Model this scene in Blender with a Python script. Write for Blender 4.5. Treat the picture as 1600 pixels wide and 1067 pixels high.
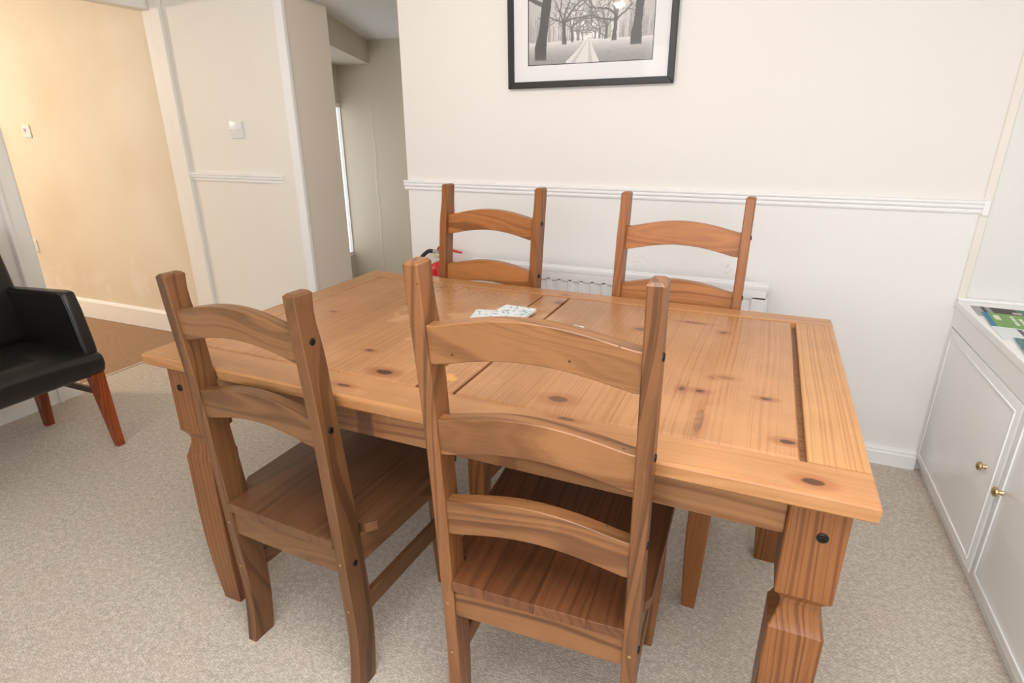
import bpy, bmesh, math, random
import numpy as np
from mathutils import Vector, Matrix

# ------------------------------------------------------------------ camera, world, lights, exposure
S = bpy.context.scene
COL = S.collection
for o in list(bpy.data.objects):
    bpy.data.objects.remove(o)

def camera():
    yaw, pit, rol, f = -0.3944, -0.3529, -0.002, 907.36
    F = Vector((math.sin(yaw)*math.cos(pit), math.cos(yaw)*math.cos(pit), math.sin(pit)))
    r = Vector((math.cos(yaw), -math.sin(yaw), 0)); u = r.cross(F)
    r2 = math.cos(rol)*r + math.sin(rol)*u; u2 = -math.sin(rol)*r + math.cos(rol)*u
    c = bpy.data.cameras.new('camera'); c.sensor_width = 36.0; c.sensor_fit = 'HORIZONTAL'
    c.lens = f*36.0/1600.0; c.clip_start = .02
    o = bpy.data.objects.new('camera', c); COL.objects.link(o)
    m = Matrix((r2, u2, -F)).transposed().to_4x4(); m.translation = Vector((0, -2.4355, 1.2648))
    o.matrix_world = m
    S.camera = o
camera()

S.view_settings.view_transform = 'Standard'
S.view_settings.look = 'None'
S.view_settings.gamma = 1.0
S.view_settings.use_curve_mapping = False
S.view_settings.exposure = 0.53

w = bpy.data.worlds.new('overcast_sky'); S.world = w; w.use_nodes = True
bg = w.node_tree.nodes['Background']
bg.inputs['Color'].default_value = (.86, .93, 1.0, 1); bg.inputs['Strength'].default_value = 1.25

def area(name, loc, rot, sx, sy, power, col):
    l = bpy.data.lights.new(name, 'AREA'); l.shape = 'RECTANGLE'; l.size = sx; l.size_y = sy
    l.energy = power; l.color = col
    o = bpy.data.objects.new(name, l); o.location = loc; o.rotation_euler = rot; COL.objects.link(o)
    return o
def point(name, loc, power, col, rad):
    l = bpy.data.lights.new(name, 'POINT'); l.energy = power; l.color = col; l.shadow_soft_size = rad
    o = bpy.data.objects.new(name, l); o.location = loc; COL.objects.link(o)
    return o
# daylight through the window behind the camera; an added area lamp boosts the sky at the alcove window
area('window_daylight', (-.15, -4.12, 1.42), (math.radians(90), 0, 0), 2.2, 1.22, 24, (.90, .95, 1.0))
area('alcove_daylight', (-3.13, .97, .88), (0, math.radians(-90), 0), 1.14, .95, 1.6, (.9, .96, 1.0))
# added soft overhead fill to brighten upward faces; no known ceiling fitting
area('overhead_fill', (.05, -2.3, 2.10), (0, 0, 0), 1.1, 1.1, 22, (1.0, .985, .97))
# hall ceiling bulb beyond the doorway
point('hall_bulb', (-5.0, -1.5, 1.75), 46, (1.0, .885, .73), .07)

# ------------------------------------------------------------------ materials
MATS = {}
def nodes(name):
    m = bpy.data.materials.new(name); m.use_nodes = True; nt = m.node_tree
    return m, nt, nt.nodes['Principled BSDF']
def N(nt, t, **k):
    n = nt.nodes.new(t)
    for a, b in k.items(): setattr(n, a, b)
    return n
def math_(nt, op, a, b=None, c=None):
    n = N(nt, 'ShaderNodeMath', operation=op)
    for i, v in enumerate((a, b, c)):
        if v is None: continue
        if isinstance(v, (int, float)): n.inputs[i].default_value = v
        else: nt.links.new(v, n.inputs[i])
    return n.outputs[0]
def mixc(nt, fac, a, b, mode='MIX'):
    n = N(nt, 'ShaderNodeMix', data_type='RGBA', blend_type=mode)
    for i, v in ((0, fac), (6, a), (7, b)):
        if isinstance(v, (int, float)): n.inputs[i].default_value = v
        elif isinstance(v, tuple): n.inputs[i].default_value = (*v, 1)
        else: nt.links.new(v, n.inputs[i])
    return n.outputs[2]
def noise(nt, vec, scale, detail=2.0, rough=.5):
    n = N(nt, 'ShaderNodeTexNoise'); n.inputs['Scale'].default_value = scale
    n.inputs['Detail'].default_value = detail; n.inputs['Roughness'].default_value = rough
    nt.links.new(vec, n.inputs['Vector']); return n.outputs['Fac']
def mapr(nt, v, a, b, c=0., d=1.):
    n = N(nt, 'ShaderNodeMapRange', interpolation_type='SMOOTHSTEP')
    for i, x in enumerate((a, b, c, d)): n.inputs[i+1].default_value = x
    nt.links.new(v, n.inputs[0]); return n.outputs[0]
def bump(nt, bsdf, h, strength, dist=.002):
    b = N(nt, 'ShaderNodeBump'); b.inputs['Strength'].default_value = strength; b.inputs['Distance'].default_value = dist
    nt.links.new(h, b.inputs['Height']); nt.links.new(b.outputs[0], bsdf.inputs['Normal'])

def plain(name, col, rough=.5, metal=0., var=.04, scale=9., bmp=0., bscale=120., coat=0.):
    m, nt, b = nodes(name)
    tc = N(nt, 'ShaderNodeTexCoord').outputs['Object']
    v = noise(nt, tc, scale, 3)
    c = mixc(nt, v, tuple(x*(1-var) for x in col), tuple(min(1, x*(1+var)) for x in col))
    nt.links.new(c, b.inputs['Base Color'])
    b.inputs['Roughness'].default_value = rough; b.inputs['Metallic'].default_value = metal
    b.inputs['Coat Weight'].default_value = coat
    if bmp: bump(nt, b, noise(nt, tc, bscale, 2), bmp)
    return m

def wood(name, axis, light, dark, rings=26., rough=.42, knots=None, blotch=None, speck=0., worn=0., wav=7.5, contrast=.8, tvar=.26):
    """pine: grain runs along `axis` of the object; every object gets its own offset"""
    m, nt, b = nodes(name)
    tc = N(nt, 'ShaderNodeTexCoord').outputs['Object']
    rnd = N(nt, 'ShaderNodeObjectInfo').outputs['Random']
    cx = N(nt, 'ShaderNodeCombineXYZ')
    for i, k in enumerate((7.3, 11.1, 5.7)): nt.links.new(math_(nt, 'MULTIPLY', rnd, k), cx.inputs[i])
    va = N(nt, 'ShaderNodeVectorMath', operation='ADD')
    nt.links.new(tc, va.inputs[0]); nt.links.new(cx.outputs[0], va.inputs[1])
    sp = N(nt, 'ShaderNodeSeparateXYZ'); nt.links.new(va.outputs[0], sp.inputs[0])
    ax = 'XYZ'.index(axis); oth = [i for i in range(3) if i != ax]
    a = sp.outputs[ax]; p = sp.outputs[oth[0]]; q = sp.outputs[oth[1]]
    def vec(ka, kp, kq):
        c = N(nt, 'ShaderNodeCombineXYZ')
        nt.links.new(math_(nt, 'MULTIPLY', a, ka), c.inputs[0])
        nt.links.new(math_(nt, 'MULTIPLY', p, kp), c.inputs[1])
        nt.links.new(math_(nt, 'MULTIPLY', q, kq), c.inputs[2]); return c.outputs[0]
    warp = noise(nt, vec(1.1, 5, 5), 1.0, 2)
    cross = math_(nt, 'ADD', math_(nt, 'MULTIPLY', p, rings), math_(nt, 'MULTIPLY', q, rings*.55))
    ringc = math_(nt, 'ADD', cross, math_(nt, 'MULTIPLY', warp, wav))
    n1 = N(nt, 'ShaderNodeTexNoise', noise_dimensions='1D'); n1.inputs['Scale'].default_value = 1.6
    n1.inputs['Detail'].default_value = 2.5; n1.inputs['Roughness'].default_value = .6
    nt.links.new(ringc, n1.inputs['W'])
    ring = mapr(nt, n1.outputs['Fac'], .40, .68)
    patch = noise(nt, vec(1.6, 7, 7), 1.0, 3)
    fine = noise(nt, vec(9, 260, 260), 1.0, 2)
    fac = math_(nt, 'ADD', math_(nt, 'MULTIPLY', ring, contrast), math_(nt, 'MULTIPLY', math_(nt, 'SUBTRACT', fine, .5), .5))
    fac = math_(nt, 'ADD', fac, math_(nt, 'MULTIPLY', math_(nt, 'SUBTRACT', patch, .5), .95))
    cl = N(nt, 'ShaderNodeClamp'); nt.links.new(fac, cl.inputs[0])
    col = mixc(nt, cl.outputs[0], light, dark)
    tone = math_(nt, 'ADD', .95-tvar*.6, math_(nt, 'MULTIPLY', rnd, tvar))
    tone = math_(nt, 'ADD', tone, math_(nt, 'MULTIPLY', math_(nt, 'SUBTRACT', noise(nt, va.outputs[0], 11, 4, .6), .5), .34))
    h = N(nt, 'ShaderNodeHueSaturation'); nt.links.new(tone, h.inputs['Value']); nt.links.new(col, h.inputs['Color']); h.inputs['Saturation'].default_value = 1.02
    col = h.outputs[0]
    if worn:   # paler rubbed patches
        col = mixc(nt, mapr(nt, noise(nt, tc, 14, 4, .65), .60, .76, 0, worn), col, tuple(min(1, x*1.25+.06) for x in light))
    if speck:
        vo = N(nt, 'ShaderNodeTexVoronoi'); vo.inputs['Scale'].default_value = 42
        nt.links.new(va.outputs[0], vo.inputs['Vector'])
        near = mapr(nt, vo.outputs['Distance'], .05, .13, 1, 0)
        sc = N(nt, 'ShaderNodeSeparateColor'); nt.links.new(vo.outputs['Color'], sc.inputs[0])
        gate = math_(nt, 'LESS_THAN', sc.outputs[0], .16)
        col = mixc(nt, math_(nt, 'MULTIPLY', math_(nt, 'MULTIPLY', near, gate), speck), col, tuple(x*.22 for x in dark))
    for (kx, ky, rx, ry, d) in (knots or []):
        s0 = N(nt, 'ShaderNodeSeparateXYZ'); nt.links.new(tc, s0.inputs[0])
        dx = math_(nt, 'DIVIDE', math_(nt, 'SUBTRACT', s0.outputs[0], kx), rx)
        dy = math_(nt, 'DIVIDE', math_(nt, 'SUBTRACT', s0.outputs[1], ky), ry)
        r2 = math_(nt, 'ADD', math_(nt, 'MULTIPLY', dx, dx), math_(nt, 'MULTIPLY', dy, dy))
        r2 = math_(nt, 'ADD', r2, math_(nt, 'MULTIPLY', math_(nt, 'SUBTRACT', noise(nt, tc, 90, 2), .5), 1.0))
        halo = mapr(nt, r2, .9, 7.5, .62*d, 0)
        core = mapr(nt, r2, .45, 1.25, .93*d, 0)
        col = mixc(nt, halo, col, tuple(x*y for x, y in zip(dark, (1.0, .72, .6))))
        col = mixc(nt, core, col, (.055, .022, .014))
    for (kx, ky, rx, ry, c2, amt, sc2) in (blotch or []):
        s0 = N(nt, 'ShaderNodeSeparateXYZ'); nt.links.new(tc, s0.inputs[0])
        dx = math_(nt, 'DIVIDE', math_(nt, 'SUBTRACT', s0.outputs[0], kx), rx)
        dy = math_(nt, 'DIVIDE', math_(nt, 'SUBTRACT', s0.outputs[1], ky), ry)
        r2 = math_(nt, 'ADD', math_(nt, 'MULTIPLY', dx, dx), math_(nt, 'MULTIPLY', dy, dy))
        ins = mapr(nt, r2, .5, 1.1, amt, 0)
        spk = mapr(nt, noise(nt, tc, sc2, 3, .6), .53, .62)
        col = mixc(nt, math_(nt, 'MULTIPLY', ins, spk), col, c2)
    nt.links.new(col, b.inputs['Base Color'])
    b.inputs['Roughness'].default_value = rough
    b.inputs['Specular IOR Level'].default_value = .4
    bump(nt, b, math_(nt, 'ADD', math_(nt, 'MULTIPLY', ring, .6), fine), .18, .0008)
    return m

def wall_paint(name, upper, lower, zsplit, smudges=(), peel=None, emboss=.35):
    m, nt, b = nodes(name)
    tc = N(nt, 'ShaderNodeTexCoord').outputs['Object']
    s0 = N(nt, 'ShaderNodeSeparateXYZ'); nt.links.new(tc, s0.inputs[0])
    col = mixc(nt, math_(nt, 'GREATER_THAN', s0.outputs[2], zsplit), lower, upper)
    v = noise(nt, tc, 2.3, 4)
    col = mixc(nt, math_(nt, 'MULTIPLY', v, .10), col, tuple(x*.72 for x in upper))
    for (x, z, rx, rz, c2, amt) in smudges:
        dx = math_(nt, 'DIVIDE', math_(nt, 'SUBTRACT', s0.outputs[0], x), rx)
        dz = math_(nt, 'DIVIDE', math_(nt, 'SUBTRACT', s0.outputs[2], z), rz)
        r2 = math_(nt, 'ADD', math_(nt, 'MULTIPLY', dx, dx), math_(nt, 'MULTIPLY', dz, dz))
        ins = mapr(nt, r2, .1, 1.1, amt, 0)
        col = mixc(nt, math_(nt, 'MULTIPLY', ins, mapr(nt, noise(nt, tc, 55, 5, .7), .46, .66)), col, c2)
    if peel:
        lo = mapr(nt, s0.outputs[2], .12, .62, 1, 0)
        col = mixc(nt, math_(nt, 'MULTIPLY', lo, mapr(nt, noise(nt, tc, 6.5, 5, .6), .50, .60)), col, peel)
        col = mixc(nt, mapr(nt, noise(nt, tc, 1.7, 3), .45, .7, 0, .35), col, tuple(x*y for x, y in zip(upper, (.84, .76, .66))))
    nt.links.new(col, b.inputs['Base Color']); b.inputs['Roughness'].default_value = .62
    bump(nt, b, noise(nt, tc, 130, 3), emboss, .0012)
    return m

def carpet(name, c1, c2, c3):
    m, nt, b = nodes(name)
    tc = N(nt, 'ShaderNodeTexCoord').outputs['Object']
    rot = N(nt, 'ShaderNodeMapping'); rot.inputs['Rotation'].default_value = (0, 0, .5); rot.inputs['Scale'].default_value = (1, 1.6, 1)
    nt.links.new(tc, rot.inputs[0])
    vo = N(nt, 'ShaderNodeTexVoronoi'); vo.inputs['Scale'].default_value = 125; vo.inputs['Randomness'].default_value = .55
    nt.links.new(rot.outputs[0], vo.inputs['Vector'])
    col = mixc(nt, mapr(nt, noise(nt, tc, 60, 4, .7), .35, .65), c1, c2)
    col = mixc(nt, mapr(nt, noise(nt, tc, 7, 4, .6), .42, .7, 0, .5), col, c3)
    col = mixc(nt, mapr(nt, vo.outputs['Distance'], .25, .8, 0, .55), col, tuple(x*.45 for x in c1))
    nt.links.new(col, b.inputs['Base Color']); b.inputs['Roughness'].default_value = .95
    b.inputs['Specular IOR Level'].default_value = .1
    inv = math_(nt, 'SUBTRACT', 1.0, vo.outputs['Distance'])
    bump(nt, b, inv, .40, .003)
    return m

def glass(name, tint=(1, 1, 1), ior=1.45):
    m = bpy.data.materials.new(name); m.use_nodes = True; nt = m.node_tree; nt.nodes.clear()
    out = N(nt, 'ShaderNodeOutputMaterial'); mx = N(nt, 'ShaderNodeMixShader'); fr = N(nt, 'ShaderNodeFresnel')
    fr.inputs[0].default_value = ior
    t = N(nt, 'ShaderNodeBsdfTransparent'); t.inputs[0].default_value = (*tint, 1)
    g = N(nt, 'ShaderNodeBsdfGlossy'); g.inputs['Roughness'].default_value = .03
    ge = N(nt, 'ShaderNodeNewGeometry')
    nt.links.new(math_(nt, 'MULTIPLY', fr.outputs[0], math_(nt, 'SUBTRACT', 1.0, ge.outputs['Backfacing'])), mx.inputs[0]); nt.links.new(t.outputs[0], mx.inputs[1]); nt.links.new(g.outputs[0], mx.inputs[2])
    nt.links.new(mx.outputs[0], out.inputs[0]); return m

def attr_print(name, rough=.6):
    m, nt, b = nodes(name)
    a = N(nt, 'ShaderNodeAttribute'); a.attribute_name = 'ink'
    nt.links.new(a.outputs['Color'], b.inputs['Base Color']); b.inputs['Roughness'].default_value = rough
    return m

def glow(name, col, strength, stripes=False):
    m, nt, b = nodes(name)
    tc = N(nt, 'ShaderNodeTexCoord').outputs['Object']
    v = noise(nt, tc, 60, 2)
    b.inputs['Base Color'].default_value = (*col, 1)
    nt.links.new(mixc(nt, v, tuple(x*.6 for x in col), col), b.inputs['Emission Color'])
    b.inputs['Emission Strength'].default_value = strength
    return m

WHITE_GLOSS = plain('white_gloss_paint', (.90, .895, .895), .45, var=.02, bmp=.05, bscale=60)
CAB_WHITE = plain('cabinet_white_paint', (.88, .885, .875), .22, var=.02, bmp=.05, bscale=40)
WHITE_PLASTIC = plain('white_plastic', (.80, .80, .81), .3, var=.01)
RAD_WHITE = plain('radiator_enamel', (.88, .885, .90), .3, var=.01)
JAMB = plain('door_frame_paint', (.87, .845, .795), .5, var=.03, bmp=.08, bscale=50)
BLACK_METAL = plain('black_metal', (.012, .012, .014), .35, .6)
BRASS = plain('brass', (.58, .44, .24), .28, 1.0)
STEEL = plain('steel', (.62, .6, .56), .3, 1.0)
RED = plain('red_enamel', (.62, .010, .018), .22, var=.05, coat=.5)
RUBBER = plain('black_rubber', (.02, .02, .022), .5)
LEATHER = plain('dark_leather', (.011, .0088, .0075), .36, var=.3, scale=7, bmp=.22, bscale=260)
MAHOG = wood('red_mahogany', 'Z', (.33, .075, .024), (.16, .028, .010), 20, .25)
DARKWOOD = plain('dark_wood', (.05, .016, .010), .35)
FRAME_BLACK = plain('black_frame', (.018, .018, .019), .45, var=.15)
MOUNT = plain('white_mount_card', (.80, .80, .82), .7, var=.01)
PAPER = plain('white_paper', (.78, .80, .82), .5)
CORKB = plain('coaster_side', (.66, .68, .70), .4)
WALLM = wall_paint('wall_cream_over_white', (.83, .80, .765), (.86, .845, .825), 1.01,
                   smudges=[(-.088, .732, .04, .028, (.36, .35, .33), .45), (-.44, .742, .05, .03, (.46, .45, .43), .3)])
WALLR = wall_paint('wall_plain_white', (.80, .785, .755), (.80, .785, .755), 1.01)
PIERM = wall_paint('wall_pier_cream', (.87, .835, .77), (.85, .81, .745), 1.01)
PANELM = wall_paint('wall_reveal_cream', (.80, .72, .63), (.80, .72, .63), 1.0, emboss=.2)
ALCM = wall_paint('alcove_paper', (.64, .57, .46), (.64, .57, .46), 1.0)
HALLM = wall_paint('hall_wall_ochre', (.80, .72, .59), (.80, .72, .59), 1.0, peel=(.84, .79, .70), emboss=.4)
CEILM = plain('ceiling_white', (.80, .79, .77), .7, var=.02)
BEIGE = plain('corner_bead_beige', (.82, .775, .71), .5)
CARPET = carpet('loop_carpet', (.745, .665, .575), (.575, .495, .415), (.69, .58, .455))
HALLCARPET = carpet('hall_carpet', (.50, .32, .21), (.42, .265, .17), (.47, .30, .19))
GLASS = glass('clear_glass')
PICGLASS = glass('picture_glass', ior=1.27)
PRINT = attr_print('printed_ink')
SHADE = glow('lit_lamp_shade', (1.0, .55, .22), 9.)

# ------------------------------------------------------------------ mesh helpers
class MB:
    def __init__(s): s.bm = bmesh.new()
    def box(s, x0, x1, y0, y1, z0, z1, bev=0., seg=1):
        b = bmesh.new()
        v = [b.verts.new(p) for p in ((x0,y0,z0),(x1,y0,z0),(x1,y1,z0),(x0,y1,z0),(x0,y0,z1),(x1,y0,z1),(x1,y1,z1),(x0,y1,z1))]
        for f in ((3,2,1,0),(4,5,6,7),(0,1,5,4),(1,2,6,5),(2,3,7,6),(3,0,4,7)): b.faces.new([v[i] for i in f])
        s._in(b, bev, seg); return s
    def _in(s, b, bev=0., seg=1, mat=None):
        if bev: bmesh.ops.bevel(b, geom=b.edges[:], offset=bev, segments=seg, affect='EDGES', profile=.6)
        if mat is not None: bmesh.ops.transform(b, matrix=mat, verts=b.verts)
        me = bpy.data.meshes.new('t'); b.to_mesh(me); b.free(); s.bm.from_mesh(me); bpy.data.meshes.remove(me)
    def prism(s, pts, axis, a0, a1, bev=0., seg=1, mat=None):
        """polygon pts in the two other axes (order x,y,z without axis), extruded along axis"""
        b = bmesh.new(); ax = 'xyz'.index(axis)
        def mk(p, a):
            q = list(p); q.insert(ax, a); return b.verts.new(q)
        A = [mk(p, a0) for p in pts]; B = [mk(p, a1) for p in pts]; n = len(pts)
        b.faces.new(A); b.faces.new(B[::-1])
        for i in range(n): b.faces.new((A[i], B[i], B[(i+1) % n], A[(i+1) % n]))
        bmesh.ops.recalc_face_normals(b, faces=b.faces)
        if bev:   # only the long outline edges and rims
            es = [e for e in b.edges if len(e.link_faces) == 2 and e.calc_face_angle(0) > .6]
            bmesh.ops.bevel(b, geom=es, offset=bev, segments=seg, affect='EDGES', profile=.6)
        s._in(b, mat=mat); return s
    def loft(s, rings, cap=True):
        b = bmesh.new(); R = [[b.verts.new(p) for p in r] for r in rings]; n = len(rings[0])
        for i in range(len(R)-1):
            for j in range(n): b.faces.new((R[i][j], R[i][(j+1) % n], R[i+1][(j+1) % n], R[i+1][j]))
        if cap: b.faces.new(R[0][::-1]); b.faces.new(R[-1])
        bmesh.ops.recalc_face_normals(b, faces=b.faces); s._in(b); return s
    def lathe(s, prof, seg=24, mat=None):
        rings = []
        for r, z in prof: rings.append([(max(r, 1e-5)*math.cos(2*math.pi*i/seg), max(r, 1e-5)*math.sin(2*math.pi*i/seg), z) for i in range(seg)])
        if mat is not None: rings = [[tuple(mat @ Vector(p)) for p in r] for r in rings]
        return s.loft(rings)
    def tube(s, path, rad, seg=10):
        P = [Vector(p) for p in path]; rings = []
        for i, p in enumerate(P):
            t = (P[min(i+1, len(P)-1)] - P[max(i-1, 0)]).normalized()
            a = t.orthogonal().normalized() if i == 0 else (ref - t*ref.dot(t)).normalized()
            ref = a; c = t.cross(a); r = rad[i] if isinstance(rad, (list, tuple)) else rad
            rings.append([tuple(p + a*r*math.cos(2*math.pi*k/seg) + c*r*math.sin(2*math.pi*k/seg)) for k in range(seg)])
        return s.loft(rings)
    def build(s, name, mat, parent=None, smooth=False, loc=None):
        me = bpy.data.meshes.new(name); s.bm.normal_update(); s.bm.to_mesh(me); s.bm.free()
        me.materials.append(mat)
        if smooth:
            me.polygons.foreach_set('use_smooth', [True]*len(me.polygons))
            me.set_sharp_from_angle(angle=math.radians(38 if smooth is True else smooth))
        o = bpy.data.objects.new(name, me); COL.objects.link(o)
        if parent is not None: o.parent = parent
        if loc: o.location = loc
        return o
def empty(name, loc, rz=0.):
    o = bpy.data.objects.new(name, None); o.empty_display_size = .1; COL.objects.link(o)
    o.location = loc; o.rotation_euler = (0, 0, rz); return o
def tag(o, label, cat, group=None):
    o['label'] = label; o['category'] = cat
    if group: o['group'] = group
    return o
def struct(o, label=None):
    o['kind'] = 'structure'
    if label: o['label'] = label
    return o
def copy_tree(o, parent=None):
    c = o.copy(); COL.objects.link(c); c.parent = parent
    for ch in list(o.children): copy_tree(ch, c)
    return c
def smooth_pts(pts, n=6):
    """Catmull-Rom through 2-D points"""
    out = []; P = [Vector(p) for p in pts]
    for i in range(len(P)-1):
        p0 = P[max(i-1, 0)]; p1 = P[i]; p2 = P[i+1]; p3 = P[min(i+2, len(P)-1)]
        for k in range(n):
            t = k/n
            out.append(tuple(.5*((2*p1)+(p2-p0)*t+(2*p0-5*p1+4*p2-p3)*t*t+(3*p1-p0-3*p2+p3)*t**3)))
    out.append(tuple(P[-1])); return out
def interp(tab, z):
    for (a, va), (b, vb) in zip(tab, tab[1:]):
        if z <= b: return va + (vb-va)*(z-a)/(b-a)
    return tab[-1][1]

# ------------------------------------------------------------------ the room
CE = 2.14            # ceiling of the dining room
def room():
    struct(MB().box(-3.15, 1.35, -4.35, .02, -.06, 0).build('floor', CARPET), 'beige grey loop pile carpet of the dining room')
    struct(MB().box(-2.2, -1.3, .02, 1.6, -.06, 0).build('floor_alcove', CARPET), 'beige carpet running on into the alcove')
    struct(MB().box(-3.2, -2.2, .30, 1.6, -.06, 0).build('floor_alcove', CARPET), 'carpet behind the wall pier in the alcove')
    struct(MB().box(-6.4, -3.15, -3.2, .08, -.062, -.002).build('floor_hall', HALLCARPET), 'brown hall carpet beyond the doorway')
    struct(MB().box(-3.16, -3.145, -.82, -.03, -.01, .004).build('trim_threshold', STEEL), 'thin metal threshold strip between the two carpets')
    struct(MB().box(-3.2, 1.35, -4.35, .0, CE, CE+.06).build('ceiling', CEILM))
    struct(MB().box(-6.4, -3.2, -3.2, .2, 2.05, 2.1).build('ceiling_hall', CEILM))
    struct(MB().box(-3.2, -1.52, .12, 1.6, 1.855, 1.92).build('ceiling_alcove', CEILM), 'low white ceiling of the alcove')
    # back wall, right of the alcove opening
    struct(MB().box(.705, 1.35, .001, .14, 0, CE).build('wall_back_right', WALLR), 'plain white wall above the cabinet')
    struct(MB().box(-1.545, .705, 0, .14, 0, CE).build('wall_back', WALLM), 'cream wall above white embossed dado behind the table')
    struct(MB().box(-3.1, -1.545, .002, .14, 1.856, CE).build('wall_lintel', PIERM))
    # pier between the alcove opening and the hall doorway
    struct(MB().box(-3.02, -2.18, 0, .324, 0, 1.856).build('wall_pier', PIERM), 'narrow cream wall pier left of the alcove')
    struct(MB().prism([(-2.40, -.0005), (-2.33, -.006), (-2.22, -.007), (-2.22, -.0005)], 'z', 0, 1.856).build('trim_pier_plaster', PIERM, smooth=True), 'slightly raised plaster band on the pier')
    struct(MB().box(-2.18, -2.176, .012, .322, .0, 1.853).build('wall_reveal', PANELM), 'pinkish beige side of the wall pier')
    # white edging on the pier corner: flat band and rounded corner post
    struct(MB().box(-2.222, -2.170, -.010, .018, 0, 1.856, .006, 3).build('trim_pier_edge', WHITE_GLOSS, smooth=True), 'white painted edging board on the pier corner')
    # alcove
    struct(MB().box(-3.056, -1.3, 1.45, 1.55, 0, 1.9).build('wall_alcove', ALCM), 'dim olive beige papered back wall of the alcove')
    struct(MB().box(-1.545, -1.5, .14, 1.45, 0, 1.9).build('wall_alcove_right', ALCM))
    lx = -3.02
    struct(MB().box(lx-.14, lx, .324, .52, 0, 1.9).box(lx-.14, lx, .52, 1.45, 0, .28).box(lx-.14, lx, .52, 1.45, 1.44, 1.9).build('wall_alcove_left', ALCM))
    struct(MB().prism([(lx, .326), (-2.27, .326), (-2.30, .45), (-2.735, 1.45), (lx, 1.45)], 'z', 1.70, 1.856).build('trim_beam', ALCM), 'boxed-in beam along the alcove ceiling')
    a, b_ = lx-.035, lx-.005
    wf = struct(MB().box(a, b_, .52, .56, .28, 1.44).box(a, b_, 1.442, 1.4495, .28, 1.44).box(a, b_, .56, 1.442, .28, .31)
           .box(a, b_, .56, 1.442, 1.41, 1.44).box(a, b_, .94, .98, .31, 1.41).build('window_2', WHITE_GLOSS), 'white alcove window seen as a bright sliver')
    MB().box(lx-.022, lx-.018, .56, .94, .31, 1.41).box(lx-.022, lx-.018, .98, 1.442, .31, 1.41).build('pane', GLASS, wf)
    # crease of loose paper on the alcove back wall
    rings = []
    for z in np.linspace(1.66, .02, 120):
        x = -2.742 + .004*math.sin(z*13) + .003*math.sin(z*61); h = .0008 + .0022*abs(math.sin(z*37))*min(1, (1.75-z)*1.2)
        rings.append([(x-.016, 1.4502, z), (x-.006, 1.450-h*.6, z), (x, 1.450-h, z), (x+.010, 1.450-h*.4, z), (x+.018, 1.4502, z)])
    struct(MB().loft(rings).build('trim_paper_crease', ALCM, smooth=True), 'wrinkled seam where the alcove wallpaper has come loose')
    # left wall with hall doorway
    struct(MB().box(-3.16, -3.06, -4.35, -.82, 0, CE).box(-3.16, -3.06, -.82, .0, 1.87, CE).build('wall_left', PIERM), 'cream left wall around the hall doorway')
    struct(MB().box(-3.10, -3.02, -.004, .075, 0, 1.87).build('door_1', JAMB), 'painted frame of the hall doorway')
    d = bpy.data.objects['door_1']
    MB().box(-3.022, -2.955, -.022, .0, 0, 1.93, .004, 2).build('architrave', JAMB, d)
    MB().box(-3.115, -3.03, -.86, -.004, 1.838, 1.90, .003, 1).build('head', JAMB, d)
    MB().box(-3.17, -3.055, -.845, -.818, 0, 1.84, .003, 1).build('near_jamb', JAMB, d)
    MB().box(-3.06, -3.038, -.895, -.83, 0, 1.91, .006, 2).build('near_architrave', JAMB, d)
    MB().box(-3.06, -3.028, -.912, -.895, 0, 1.91, .006, 2).build('near_bead', JAMB, d)
    struct(MB().box(-6.4, -3.10, .075, .2, 0, 2.05).build('wall_hall', HALLM), 'stained ochre hall wall seen through the doorway')
    struct(MB().box(-6.5, -6.4, -3.2, .2, 0, 2.05).build('wall_hall_end', HALLM))
    struct(MB().box(-6.4, -3.16, -3.3, -3.2, 0, 2.05).build('wall_hall_near', HALLM))
    struct(MB().prism([(.075, 0), (.055, 0), (.055, .118), (.062, .128), (.075, .134)], 'x', -6.4, -3.1).build('baseboard_hall', WHITE_GLOSS), 'chipped cream skirting board in the hall')
    # right and rear walls
    struct(MB().box(1.25, 1.35, -4.35, 0, 0, CE).build('wall_right', WALLM))
    struct(MB().box(-3.16, -1.35, -4.35, -4.22, 0, CE).box(1.0, 1.35, -4.35, -4.22, 0, CE)
           .box(-1.35, 1.0, -4.35, -4.22, 0, .8).box(-1.35, 1.0, -4.35, -4.22, 2.05, CE).build('wall_rear', WALLM))
    wf = struct(MB().box(-1.35, -1.29, -4.3, -4.24, .8, 2.05).box(.94, 1.0, -4.3, -4.24, .8, 2.05).box(-1.29, .94, -4.3, -4.24, .8, .86)
           .box(-1.29, .94, -4.3, -4.24, 1.99, 2.05).box(-.21, -.16, -4.3, -4.24, .86, 1.99).build('window_1', WHITE_GLOSS))
    MB().box(-1.29, -.21, -4.272, -4.268, .86, 1.99).box(-.16, .94, -4.272, -4.268, .86, 1.99).build('pane', GLASS, wf)
    # dado rails: three stepped reeds
    def dado(x0, x1, name, label, y=0.):
        pr = [(y, .990), (y-.006, .990), (y-.009, .996), (y-.009, 1.001), (y-.006, 1.0045), (y-.012, 1.007), (y-.015, 1.012), (y-.015, 1.016),
              (y-.011, 1.0195), (y-.016, 1.022), (y-.018, 1.026), (y-.018, 1.031), (y-.014, 1.033), (y, 1.033)]
        return struct(MB().prism(pr, 'x', x0, x1).build(name, WHITE_GLOSS), label)
    dado(-1.56, .695, 'trim_1', 'white three-reed dado rail on the wall behind the table')
    dado(-2.955, -2.295, 'trim_2', 'white three-reed dado rail on the wall pier')
    dd = struct(MB().prism([(-3.06, .985), (-3.048, .985), (-3.044, .998), (-3.05, 1.003), (-3.042, 1.012), (-3.05, 1.02), (-3.044, 1.028), (-3.06, 1.033)], 'y', -4.2, -.912).build('trim_3', WHITE_GLOSS), 'white dado rail ending at the hall doorway')
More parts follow.
